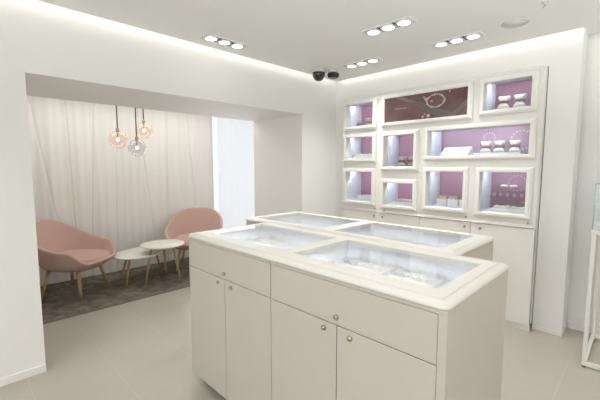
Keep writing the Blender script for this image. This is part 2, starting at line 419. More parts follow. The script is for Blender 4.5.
# trays with rings
def ring_mesh():
    bm = torus(bmesh.new(), (0, 0, 0), .0095, .0016, 16, 6, Matrix.Rotation(PI/2, 3, 'X'))
    lathe(bm, (0, 0, .0115), [(0, -.002), (.004, -.0005), (.0045, .001), (.003, .003), (0, .0035)], 8)
    me = bpy.data.meshes.new('ring'); bm.to_mesh(me); bm.free(); me.materials.append(M['silver'])
    for p in me.polygons: p.use_smooth = True
    return me
RM = ring_mesh()
def ring_tray(x0, x1, y0, y1, z, label, where, nx=6, ny=4):
    t = thing('jewellery_tray', label, 'tray', ((x0+x1)/2, (y0+y1)/2, z))
    bm = plate('z', x0, x1, y0, y1, z, z+.006)
    plate('z', x0, x1, y0, y1, z+.006, z+.022, [(x0+.005, x1-.005, y0+.005, y1-.005)], bm)
    obj('tray_base', bm, M['acrylic'], t, bevel=.001)
    dy = (y1-y0-.012)/ny
    for j in range(ny):
        yc = y0+.006+dy*(j+.5)
        bm = bmesh.new(); N = 10; L = []
        for e in (x0+.007, x1-.007):
            L.append([bm.verts.new((e, yc+dy*.47*math.cos(PI*k/N), z+.010+.013*math.sin(PI*k/N)**.8)) for k in range(N+1)])
        for k in range(N): bm.faces.new([L[0][k], L[0][k+1], L[1][k+1], L[1][k]])
        bm.faces.new(L[0]); bm.faces.new(L[1][::-1]); bm.faces.new([L[0][0], L[1][0], L[1][-1], L[0][-1]])
        bmesh.ops.recalc_face_normals(bm, faces=bm.faces)
        obj('ring_roll', bm, M['tray'], t, True)
    for j in range(1, ny):
        for i in range(nx):
            o = bpy.data.objects.new('ring', RM); COL.objects.link(o)
            o.location = (x0+.02+(x1-x0-.04)*i/(nx-1)+random.uniform(-.004, .004), y0+.006+dy*(j+.5), z+.024+.0055)
            o.rotation_euler = (random.uniform(-.25, .1), 0, random.uniform(-.4, .4))
            tag(o, 'small silver ring pushed into the white ring tray '+where, 'ring', 'rings in the tray '+where)
    return t
ring_tray(-1.13, -.865, 1.20, 1.565, .880, 'left of the two white ring trays under the near right glass', 'at left under the near right glass')
ring_tray(-.835, -.62, 1.20, 1.565, .880, 'right of the two white ring trays under the near right glass', 'at right under the near right glass', 5)
ring_tray(-1.95, -1.67, 1.20, 1.575, .880, 'white ring tray under the front left glass', 'under the front left glass')
ring_tray(-1.36, -1.05, 1.86, 2.15, .880, 'white ring tray under the rear right glass', 'under the rear right glass')

# ------------------------------------------------------------------ wall unit
YU = 3.40
NI = {  # outer frames on the unit's front: x0, x1, z0, z1
 'A': (-2.645, -2.185, 1.828, 2.160), 'P': (-2.122, -1.178, 1.834, 2.168), 'C': (-1.125, -.684, 1.850, 2.172),
 'D': (-2.640, -2.185, 1.456, 1.783), 'E': (-2.120, -1.690, 1.362, 1.776), 'W': (-1.625, -.680, 1.465, 1.792),
 'F': (-2.635, -2.185, .966, 1.386), 'G': (-2.115, -1.685, .946, 1.270), 'I': (-1.625, -1.188, .966, 1.396), 'J': (-1.125, -.682, .962, 1.396)}
BW = .039
OP = {k: (a+BW, b-BW, c+.04, d-.04) for k, (a, b, c, d) in NI.items()}
unit = thing('wall_cabinet', 'cream built-in wall cabinet that carries the ten framed niches', 'cabinet', (-1.65, 3.55, 0))
obj('front_panel', plate('y', -2.655, -.648, .892, 2.207, YU, YU+.055, [v for v in OP.values()]), M['unit'], unit)
bm = ring('y', (-2.656, -.646, .890, 2.210), [(0, YU+.002), (0, YU-.012), (.006, YU-.016), (.014, YU-.010), (.022, YU-.010), (.024, YU+.002)])
obj('surround_moulding', bm, M['frame'], unit)
obj('carcass', plate('y', -2.655, -.648, .05, 2.207, YU+.056, 3.745, [(-2.637, -.666, .905, 2.195)]), M['unit'], unit)
obj('plinth', BX(-2.65, -.648, YU+.012, YU+.03, 0, .05), M['unit'], unit)
edges = [-2.655, -2.152, -1.658, -1.156, -.648]
for i in range(4):
    d = obj('door', BX(edges[i]+.002, edges[i+1]-.002, YU-.004, YU+.016, .054, .886), M['unit'], unit, bevel=.0015)
    lx = [edges[1]-.05, edges[1]+.06, edges[3]-.05, edges[3]+.085][i]
    lock(d, lx, YU-.004, .845)
obj('shadow_gap', BX(-2.65, -.65, YU+.017, YU+.029, .052, .8915), M['gap'], unit)

WHERE = {'A': 'top left corner of the niche wall', 'C': 'top right corner of the niche wall', 'D': 'left column, middle row of the niche wall',
 'E': 'tall niche in the second column above the low one', 'W': 'wide niche under the top right one', 'F': 'bottom left of the niche wall',
 'G': 'low niche at the bottom of the second column', 'I': 'bottom row, third from the left', 'J': 'bottom right of the niche wall'}
LAB = {'A': 'small framed display niche at the top left, left of the poster', 'C': 'framed display niche at the top right with two pillows',
 'D': 'small framed display niche with white trays at the left, second row down', 'E': 'nearly square framed niche with two greige pads below the poster',
 'W': 'widest framed niche holding a white booklet and three bracelet pillows', 'F': 'framed niche at the bottom left with a low white block',
 'G': 'lowest framed niche, second from left, with two tan pads', 'I': 'framed niche at the bottom holding three white boxes',
 'J': 'framed niche at the bottom right with glass shelves and a printed back'}
BACK = {'A': 'plum', 'C': 'plum', 'D': 'mauve', 'E': 'mauve', 'W': 'violet', 'F': 'mauve', 'G': 'mauve', 'I': 'mauve', 'J': 'mauve'}
def frame_bm(n):
    return ring('y', n, [(0, YU-.0005), (0, YU-.022), (.004, YU-.028), (.012, YU-.030), (.015, YU-.040), (.036, YU-.040), (.042, YU-.034), (BW+.001, YU-.02), (BW+.001, YU-.0005)])
def tri_ring(bm, cx, cz, R, y, n, r):
    for k in range(n):
        a = 2*PI*k/n
        lathe(bm, (cx+R*math.cos(a), y, cz+R*math.sin(a)), [(0, -.0008), (r, -.0008), (r, 0)], 10, 'y')
for k, n in NI.items():
    if k == 'P': continue
    x0, x1, z0, z1 = OP[k]
    t = thing('display_niche', LAB[k], 'display niche', ((n[0]+n[1])/2, YU, n[2]))
    fr = obj('frame', frame_bm(n), M['frame'], t)
    obj('glass_pane', BX(x0, x1, YU-.012, YU-.008, z0, z1), M['glass'], t)
    obj('lining', open_box('y', x0+.004, x1-.004, z0+.004, z1+.033, YU+.0565, 3.70, .003), M['niche'], t)
    bp = obj('back_panel', BX(x0+.005, x1-.005, 3.690, 3.6995, z0+.005, z1+.032), M[BACK[k]], t)
    obj('light_strip', BX(x0+.02, x1-.02, YU+.058, YU+.070, z1+.025, z1+.0325), M['led'], t)
    if k in 'AC':
        obj('spotlight', lathe(bmesh.new(), ((x0+x1)/2, 3.5, z1+.0325), [(0, -.006), (.012, -.006), (.016, -.003), (.016, 0)], 16), M['spot'], t)
    if k in 'IJGF':
        lock(fr, {'I': n[1]-.012, 'J': n[1]-.018, 'G': n[0]+.04, 'F': n[1]-.008}[k], YU-.0005 if k != 'Z' else 0, n[2]-.031, .009)
    if k == 'W':
        bm = bmesh.new(); tri_ring(bm, x1-.13, z0+.14, .085, 3.6899, 18, .008); obj('printed_circle', bm, M['printwhite'], t)
        bm = bmesh.new(); tri_ring(bm, x1-.40, z0+.17, .05, 3.6899, 12, .007); obj('printed_circle', bm, M['printwhite'], t)
    if k == 'J':
        bm = bmesh.new(); tri_ring(bm, x1-.14, z0+.25, .07, 3.6899, 16, .006); obj('printed_circle', bm, M['printwhite'], t)
        for zz in (z0+.125, z0+.215):
            obj('glass_shelf', BX(x0+.0045, x1-.0045, 3.50, 3.685, zz, zz+.005), M['shelf'], t)
# poster
n = NI['P']; x0, x1, z0, z1 = OP['P']
t = thing('poster', 'wide framed dark mauve poster with a printed bracelet, top row', 'poster', ((n[0]+n[1])/2, YU, n[2]))
obj('frame', frame_bm(n), M['frame'], t)
obj('print', BX(x0-.0008, x1+.0008, YU-.016, YU-.002, z0-.0008, z1+.0008), M['poster'], t)
W_, H_ = x1-x0, z1-z0; yp = YU-.0165
def poly(pts, y): 
    bm = bmesh.new(); a = [bm.verts.new((x0+u*W_, y, z0+v*H_)) for u, v in pts]; b = [bm.verts.new((x0+u*W_, y+.0005, z0+v*H_)) for u, v in pts]
    bm.faces.new(a); bm.faces.new(b[::-1])
    for i in range(len(a)): bm.faces.new([a[i], b[i], b[(i+1) % len(a)], a[(i+1) % len(a)]])
    bmesh.ops.recalc_face_normals(bm, faces=bm.faces); return bm
obj('printed_beam', poly([(.12, 1), (.22, 1), (.62, .42), (.80, .04), (.72, .03), (.50, .50)], yp), M['beam'], t)
obj('printed_beam', poly([(.32, .74), (.46, .70), (.86, .10), (.78, .02), (.66, .06)], yp-.0004), M['beam2'], t)
obj('printed_beam', poly([(1, .62), (1, .42), (.86, .02), (.80, .028)], yp), M['beam2'], t)
obj('printed_caption', poly([(.14, .50), (.30, .50), (.30, .56), (.14, .56)], yp), M['glowprint'], t)
bm = torus(bmesh.new(), (x0+.645*W_, yp-.0006, z0+.66*H_), .088, .003, 40, 6, Matrix.Rotation(PI/2, 3, 'X'), 1, .68)
for k in range(22):
    a = 2*PI*k/22; r = .008 if k % 3 else .011
    lathe(bm, (x0+.645*W_+.088*math.cos(a), yp-.001, z0+.66*H_+.060*math.sin(a)), [(0, -.0008), (r, -.0008), (r, .001)], 12, 'y')
for u, v, r in ((.53, .76, .014), (.51, .84, .009), (.60, .66, .010), (.565, .12, .016), (.50, .10, .010), (.52, .20, .008), (.80, .93, .008)):
    obj('printed_charm', lathe(bmesh.new(), (x0+u*W_, yp-.001, z0+v*H_), [(0, -.0008), (r, -.0008), (r, .001)], 12, 'y'), M['braceprint'], t)
obj('printed_bracelet', bm, M['braceprint'], t)

# ------------------------------------------------------------------ goods in the niches
def pillow_mesh(w=.086, h=.078, d=.060, waist=.44):
    bm = bmesh.new(); N, K = 20, 16; L = []
    for i in range(N+1):
        u = -1+2*i/N; row = []
        e = max(0, 1-abs(u)**6)**.5
        wz = 1-waist*math.exp(-(u/.5)**2)
        for j in range(K):
            a = 2*PI*j/K; ca, sa = math.cos(a), math.sin(a)
            sq = lambda c, p: math.copysign(abs(c)**p, c)
            row.append(bm.verts.new((sq(sa, .55)*h/2*(.84+.16*e)*wz, sq(ca, .7)*d/2*(.3+.7*e)*(wz*.5+.5), u*w/2*(1+.10*abs(sq(sa, .55)))))) 
        L.append(row)
    for i in range(N):
        for j in range(K): bm.faces.new([L[i][j], L[i+1][j], L[i+1][(j+1) % K], L[i][(j+1) % K]])
    bm.faces.new(L[0][::-1]); bm.faces.new(L[-1])
    bmesh.ops.recalc_face_normals(bm, faces=bm.faces)
    me = bpy.data.meshes.new('pillow'); bm.to_mesh(me); bm.free()
    for p in me.polygons: p.use_smooth = True
    return me
PM = {}
for m in ('pillow', 'tan', 'greige'):
    me = pillow_mesh(); me.materials.append(M[m]); PM[m] = me
def bracelet_mesh():
    """a charm bracelet lying level round the pillow's waist"""
    bm = torus(bmesh.new(), (0, 0, 0), .027, .006, 28, 8, None, 1.0, .9)
    for k in range(11):
        a = -PI*.12-PI*.76*k/10
        r = .0085 if k % 2 else .0115
        lathe(bm, (.029*math.cos(a), .026*math.sin(a), 0), [(0, -r), (r*.8, -r*.6), (r, 0), (r*.8, r*.6), (0, r)], 8)
    me = bpy.data.meshes.new('bracelet'); bm.to_mesh(me); bm.free(); me.materials.append(M['bead'])
    for p in me.polygons: p.use_smooth = True
    return me
BM = bracelet_mesh()
def pillow(x, y, z, lab, m='pillow', s=1, brace=None, tilt=-.16, group=None):
    o = bpy.data.objects.new('bracelet_pillow', PM[m]); COL.objects.link(o)
    o.location = (x, y, z+.0425*s+.003); s *= 1.14; o.location.z += .006; o.scale = (s, s, s); o.rotation_euler = (tilt, 0, 0)
    tag(o, lab, 'pillow', group)
    if brace:
        b = bpy.data.objects.new('charm_bracelet', BM); COL.objects.link(b)
        b.location = o.location; b.scale = (s, s, s); b.rotation_euler = (tilt, 0, 0); tag(b, brace, 'bracelet')
    return o
def riser(x0, x1, y0, y1, z, h, label):
    o = obj('display_riser', BX(x0, x1, y0, y1, z, z+h), M['acrylic'], None, bevel=.003, loc=((x0+x1)/2, (y0+y1)/2, z))
    return tag(o, label, 'riser')
def floorz(k): return OP[k][2]+.0042
# A
pillow(-2.545, 3.57, floorz('A'), 'dark tan bracelet pillow at the left inside the top left niche', 'tan', .75, 'dark beaded bracelet on the left pillow in the top left niche')
pillow(-2.415, 3.57, floorz('A'), 'tan bracelet pillow at the right inside the top left niche', 'tan', 1.05, 'dark beaded bracelet on the right pillow in the top left niche')
# C
riser(-1.05, -.76, 3.50, 3.66, floorz('C'), .022, 'white display block under the two pillows in the top right niche')
pillow(-.975, 3.565, floorz('C')+.022, 'white bracelet pillow at the left in the top right niche', 'pillow', 1.12, 'dark beaded bracelet round the left pillow in the top right niche')
pillow(-.850, 3.565, floorz('C')+.022, 'white bracelet pillow at the right in the top right niche', 'pillow', 1.12, 'dark beaded bracelet round the right pillow in the top right niche')
# D
riser(-2.56, -2.26, 3.46, 3.67, floorz('D'), .035, 'low white display block in the left niche of the second row')
def pad(x, y, z, w, d, h, m, label):
    bm = ring('z', (x-w/2, x+w/2, y-d/2, y+d/2), [(0, z), (0, z+h*.6), (.006, z+h), (w*.3, z+h*1.05), (w*.3, z)], .01, 4)
    box(bm, x-w*.21, x+w*.21, y-d/2+w*.29, y+d/2-w*.29, z, z+h*1.05) if d > w*.6 else None
    return tag(obj('display_pad', bm, M[m], None, True, loc=(x, y, z)), label, 'pad')
pad(-2.485, 3.57, floorz('D')+.0352, .11, .12, .022, 'tray', 'left white pad on the block in the left niche of the second row')
pad(-2.345, 3.57, floorz('D')+.0352, .11, .12, .022, 'tray', 'right white pad on the block in the left niche of the second row')
# E
pillow(-1.965, 3.58, floorz('E'), 'left greige bracelet pillow in the niche below the poster', 'greige', 1.05, 'dark beaded bracelet on the left greige pillow below the poster')
pillow(-1.850, 3.58, floorz('E'), 'right greige bracelet pillow in the niche below the poster', 'greige', 1.05, 'dark beaded bracelet on the right greige pillow below the poster')
# F
riser(-2.50, -2.26, 3.48, 3.66, floorz('F'), .05, 'low white display block in the bottom left niche')
# G
riser(-2.03, -1.76, 3.47, 3.66, floorz('G'), .028, 'low white display block in the low niche of the second column')
pad(-1.955, 3.57, floorz('G')+.0282, .105, .12, .026, 'greige', 'left tan pad on the block in the low niche of the second column')
pad(-1.832, 3.57, floorz('G')+.0282, .105, .12, .026, 'greige', 'right tan pad on the block in the low niche of the second column')
# W: open booklet on a slope and three pillows on a block
def slope(x0, x1, label):
    z = floorz('W'); bm = bmesh.new()
    pr = [(3.47, z), (3.47, z+.012), (3.585, z+.088), (3.60, z+.088), (3.62, z)]
    L = [[bm.verts.new((x, y, zz)) for y, zz in pr] for x in (x0, x1)]
    for i in range(5): bm.faces.new([L[0][i], L[0][(i+1) % 5], L[1][(i+1) % 5], L[1][i]])
    bm.faces.new(L[0]); bm.faces.new(L[1][::-1]); bmesh.ops.recalc_face_normals(bm, faces=bm.faces)
    return tag(obj('sloped_stand', bm, M['acrylic'], None, bevel=.002, loc=((x0+x1)/2, 3.54, z)), label, 'display stand')
slope(-1.50, -1.368, 'left white sloped stand in the widest niche')
slope(-1.364, -1.235, 'right white sloped stand in the widest niche, beside the pillows')
riser(-1.19, -.80, 3.47, 3.655, floorz('W'), .020, 'white display block under the three pillows in the widest niche')
for i, (xx, nm) in enumerate(((-1.108, 'left'), (-.993, 'middle'), (-.868, 'right'))):
    pillow(xx, 3.565, floorz('W')+.020, nm+' one of three white bracelet pillows in the widest niche', 'pillow', 1.05,
           'dark beaded bracelet round the '+nm+' pillow in the widest niche')
# I: three boxes with cushions
b0 = None
for i, nm in enumerate(('left', 'middle', 'right')):
    c = (-1.485+.112*i, 3.56, floorz('I'))
    lb = nm+' one of three white boxes with open lids in the bottom niche'
    t = thing('gift_box', nm+' one of three white gift boxes in the bottom row niche', 'gift box', c, 0, 'white gift boxes in a row')
    bm = plate('z', c[0]-.05, c[0]+.05, c[1]-.05, c[1]+.05, c[2]+.006, c[2]+.07, [(c[0]-.046, c[0]+.046, c[1]-.046, c[1]+.046)])
    box(bm, c[0]-.05, c[0]+.05, c[1]-.05, c[1]+.05, c[2], c[2]+.006)
    obj('box_base', bm, M['acrylic'], t)
    cu = obj('cushion', ring('z', (c[0]-.0455, c[0]+.0455, c[1]-.0455, c[1]+.0455), [(0, c[2]+.0065), (0, c[2]+.084), (.008, c[2]+.097), (.03, c[2]+.102), (.03, c[2]+.0065)], .012, 4), M['tan'], t, True)
    br = bmesh.new(); torus(br, (c[0], c[1], c[2]+.1055), .027, .0055, 20, 8)
    tag(obj('charm_bracelet', br, M['bead'], None, True, loc=(c[0], c[1], c[2]+.105)), 'dark bracelet lying on the '+nm+' white gift box', 'bracelet')
# J
riser(-1.02, -.745, 3.46, 3.66, floorz('J'), .022, 'white display block in the bottom right niche')
for i, nm in enumerate(('left', 'right')):
    xx = -.945+.135*i
    pad(xx, 3.56, floorz('J')+.0222, .115, .11, .022, 'tray', nm+' white pad on the block in the bottom right niche')
    br = bmesh.new(); torus(br, (xx, 3.56, floorz('J')+.0222+.0275), .033, .005, 20, 8)
    tag(obj('charm_bracelet', br, M['bead'], None, True, loc=(xx, 3.56, floorz('J')+.05)), 'dark bracelet on the '+nm+' white pad in the bottom right niche', 'bracelet')
for i in range(6):
    o = bpy.data.objects.new('ring', RM); COL.objects.link(o); o.scale = (1.15,)*3
    o.location = (-1.02+.055*i, 3.58, OP['J'][2]+.13+.0127)
    tag(o, 'silver ring standing on the lower glass shelf in the bottom right niche', 'ring', 'rings on the lower glass shelf')
for i, nm in enumerate(('left', 'right')):
    xx = -.945+.075*i
    pad(xx, 3.60, OP['J'][2]+.2205, .055, .055, .016, 'tray', 'small white pad at '+nm+' on the upper glass shelf, bottom right niche')

# ------------------------------------------------------------------ ceiling fixtures
def triple_spot(cx, cy, along, label):
    t = thing('triple_spotlight', label, 'ceiling light', (cx, cy, ZC), 0, 'recessed triple spotlights')
    L, w = .40, .135
    hx, hy = (L/2, w/2) if along == 'x' else (w/2, L/2)
    obj('trim_frame', plate('z', cx-hx, cx+hx, cy-hy, cy+hy, ZC-.005, ZC-.0002, [(cx-hx+.006, cx+hx-.006, cy-hy+.006, cy+hy-.006)]), M['ceiling'], t)
    obj('housing', BX(cx-hx+.0065, cx+hx-.0065, cy-hy+.0065, cy+hy-.0065, ZC-.002, ZC-.0002), M['lampgrey'], t)
    for k in (-1, 0, 1):
        px, py = (cx+k*.128, cy) if along == 'x' else (cx, cy+k*.128)
        lm = obj('spot_ring', lathe(bmesh.new(), (px, py, ZC-.002), [(.060, 0), (.060, -.006), (.052, -.010), (.0435, -.009), (.0435, 0)], 28), M['lampgrey'], t, True)
        obj('lens', lathe(bmesh.new(), (px, py, ZC-.002), [(0, -.0085), (.043, -.0085), (.043, 0)], 28), M['spot'], lm)
        for s in (-1, 1):
            q = .064
            gx, gy = (px+s*q, py) if along == 'x' else (px, py+s*q)
            if k*s == 1: continue
            obj('gimbal_pin', BX(gx-(.007 if along == 'x' else .045), gx+(.007 if along == 'x' else .045), gy-(.045 if along == 'x' else .007), gy+(.045 if along == 'x' else .007), ZC-.0045, ZC-.0021), M['lampdark'], t)
    return t
LIGHTS = [(-2.585, 1.695, 'y', 'recessed triple spotlight along the left ceiling edge'),
          (-1.455, 2.385, 'x', 'recessed triple spotlight in the ceiling above the display island'),
          (-1.20, 3.02, 'x', 'recessed triple spotlight in front of the niches, beside the round speaker'),
          (-2.12, 3.00, 'x', 'recessed triple spotlight in the far corner near the cameras')]
for a in LIGHTS: triple_spot(*a)
t = thing('ceiling_speaker', 'flat round cream ceiling speaker at the right', 'speaker', (-.77, 2.975, ZC))
obj('rim', lathe(bmesh.new(), (-.77, 2.975, ZC), [(.088, 0), (.088, -.005), (.082, -.008), (.076, -.006), (.076, 0)], 36), M['camwhite'], t, True)
obj('grille', lathe(bmesh.new(), (-.77, 2.975, ZC), [(0, -.007), (.0755, -.005), (.0755, 0)], 36), M['grille'], t, True)
t = thing('ceiling_sprinkler', 'small white sprinkler head on the ceiling at top right', 'sprinkler', (-.545, 2.74, ZC))
obj('escutcheon', lathe(bmesh.new(), (-.545, 2.74, ZC), [(.022, 0), (.020, -.004), (.008, -.007), (.007, -.018), (0, -.018)], 20), M['camwhite'], t, True)
obj('deflector', lathe(bmesh.new(), (-.545, 2.74, ZC), [(0, -.0182), (.003, -.0182), (.003, -.030), (.013, -.031), (.013, -.033), (0, -.033)], 16), M['chrome'], t, True)
# cameras
c = (-2.60, 2.885, ZC)
t = thing('dome_camera', 'black dome security camera, left of the pair on the ceiling corner', 'camera', c)
obj('mount', lathe(bmesh.new(), c, [(.078, 0), (.078, -.022), (.070, -.032), (.060, -.032), (0, -.032)], 32), M['camwhite'], t, True)
obj('dome', lathe(bmesh.new(), c, [(.067, -.0322), (.068, -.052), (.063, -.074), (.050, -.098), (.029, -.115), (0, -.121)], 32), M['dome'], t, True)
obj('lens', lathe(bmesh.new(), (c[0]+.014, c[1]-.058, c[2]-.074), [(0, -.012), (.012, -.012), (.015, -.006), (.015, .010)], 18, 'y'), M['black'], t, True)
c = (-2.485, 2.99, ZC)
t = thing('turret_camera', 'low black visored security camera, right of the pair on the ceiling corner', 'camera', c)
obj('mount', lathe(bmesh.new(), c, [(.058, 0), (.058, -.026), (.052, -.036), (0, -.036)], 32), M['camwhite'], t, True)
bm = ring('z', (c[0]-.060, c[0]+.060, c[1]-.055, c[1]+.055), [(.010, ZC-.0365), (.002, ZC-.042), (0, ZC-.058), (.003, ZC-.078), (.014, ZC-.088), (.05, ZC-.089), (.05, ZC-.0365)], .046, 6)
box(bm, c[0]-.016, c[0]+.016, c[1]-.006, c[1]+.006, ZC-.0885, ZC-.0367)
obj('housing', bm, M['black'], t, True)
obj('lens', lathe(bmesh.new(), (c[0]+.0, c[1]-.054, c[2]-.060), [(0, -.006), (.010, -.006), (.013, -.002), (.013, .006)], 18, 'y'), M['dome'], t, True)

# ------------------------------------------------------------------ alcove
bm = ring('z', (-4.97, -3.75, .36, 3.7), [(0, .0005), (0, .009), (.010, .011), (.012, .0005)], .16, 10)
rug = thing('area_rug', 'mottled grey brown rug with rounded corners under the chairs', 'rug', (-4.36, 2.0, 0))
obj('binding', bm, M['rugedge'], rug)
bm = bmesh.new(); pts = rloop(-4.958, -3.762, .372, 3.688, .148, 10)
a = [bm.verts.new((x, y, .0008)) for x, y in pts]; b = [bm.verts.new((x, y, .0115)) for x, y in pts]
bm.faces.new(a[::-1]); bm.faces.new(b)
for i in range(len(a)): bm.faces.new([a[i], a[(i+1) % len(a)], b[(i+1) % len(a)], b[i]])
obj('pile', bm, M['rug'], rug)
ZR = .0118
# curtain with long folds and a few slanted gathers
def curtain():
    bm = bmesh.new(); NY, NZ = 520, 36; y0, y1 = -.35, 2.95; z0, z1 = .02, 2.30; G = []
    slant = [(.66, .97, .011), (1.02, 1.06, .020), (1.32, 1.20, .016), (1.83, 2.05, .016), (2.25, 2.20, .018), (2.55, 2.72, .02), (.30, .42, .02), (1.58, 1.50, .016)]
    for j in range(NZ+1):
        v = j/NZ; z = z0+(z1-z0)*v; row = []
        for i in range(NY+1):
            y = y0+(y1-y0)*i/NY
            nn = noise.noise(Vector((y*1.7, v*.5, 3)))*.35
            x = -4.945 + 0.0022*math.sin(y*62+nn*9) + .005*math.sin(y*21+2+nn*5+v*.8) + .014*noise.noise(Vector((y*4, v*.6, 1)))*1.2
            for ya, yb, dep in slant:                      # ya at the top, yb at the floor
                d = (y-(yb+(ya-yb)*v))/.008
                x -= dep*.8*math.exp(-d*d)
            row.append(bm.verts.new((max(min(x, -4.912), -4.99), y, z)))
        G.append(row)
    for j in range(NZ):
        for i in range(NY): bm.faces.new([G[j][i], G[j][i+1], G[j+1][i+1], G[j+1][i]])
    return bm
t = thing('curtain', 'floor length cream pleated curtain behind the pink chairs', 'curtain', (-4.90, 1.3, 0))
obj('drape', curtain(), M['curtain'], t, True)
bm = tube(bmesh.new(), (-4.945, -.38, 2.305), (-4.945, 2.96, 2.305), .011)
obj('curtain_rail', bm, M['frame'], t, True)
# sheer voile before the window
bm = bmesh.new(); G = []
for j in range(13):
    row = []
    for i in range(141):
        y = 3.06+.90*i/140
        row.append(bm.verts.new((-4.93+.012*math.sin(y*19)+.004*math.sin(y*41+1)+.008*noise.noise(Vector((y*3, j*.03, 0))), y, .03+2.24*j/12)))
    G.append(row)
for j in range(12):
    for i in range(140): bm.faces.new([G[j][i], G[j][i+1], G[j+1][i+1], G[j+1][i]])
t = thing('sheer_curtain', 'sheer white voile hanging over the bright alcove window', 'curtain', (-4.93, 3.5, 0))
obj('voile', bm, M['sheer'], t, True)
obj('curtain_rail', tube(bmesh.new(), (-4.93, 3.0, 2.28), (-4.93, 3.98, 2.28), .010), M['frame'], t, True)

# pendants
def pendant(c, r, m, label, col):
    t = thing('pendant_lamp', label, 'pendant lamp', (c[0], c[1], 2.32), 0)
    obj('ceiling_rose', lathe(bmesh.new(), (c[0], c[1], 2.32), [(.045, 0), (.045, -.012), (.04, -.018), (0, -.018)], 24), M['cable'], t, True)
    obj('rod', tube(bmesh.new(), (c[0], c[1], 2.303), (c[0], c[1], c[2]+r+.03), .0062), M['cable'], t, True)
    obj('socket', lathe(bmesh.new(), (c[0], c[1], c[2]+r), [(0, .034), (.014, .034), (.018, .028), (.018, -.03), (.012, -.034), (0, -.034)], 20), M['brass'], t, True)
    N = 24; a0 = .2
    prof = [(r*math.sin(a0+(PI-a0)*k/N), r*math.cos(a0+(PI-a0)*k/N)) for k in range(N+1)]
    prof[-1] = (0, -r); ri = r-.004
    prof += [(0, -ri)]+[(ri*math.sin(a0+(PI-a0)*k/N), ri*math.cos(a0+(PI-a0)*k/N)) for k in range(N-1, -1, -1)]
    obj('globe', lathe(bmesh.new(), c, prof, 40), m, t, True)
    obj('bulb_stem', tube(bmesh.new(), (c[0], c[1], c[2]+.0215), (c[0], c[1], c[2]+r-.0345), .006), M['brass'], t, True)
    obj('bulb', lathe(bmesh.new(), c, [(0, -.014), (.009, -.011), (.014, -.003), (.014, .004), (.010, .014), (.006, .020), (0, .022)], 18), M['bulb'], t, True)
pendant((-4.30, 1.380, 1.705), .103, M['peach'], 'pendant lamp with peach glass globe, leftmost of the three', 0)
pendant((-4.20, 1.548, 1.618), .099, M['smoke'], 'pendant lamp with grey glass globe, hanging lowest of the three', 0)
pendant((-4.40, 1.712, 1.837), .102, M['peach'], 'pendant lamp with peach glass globe, hanging highest of the three', 0)

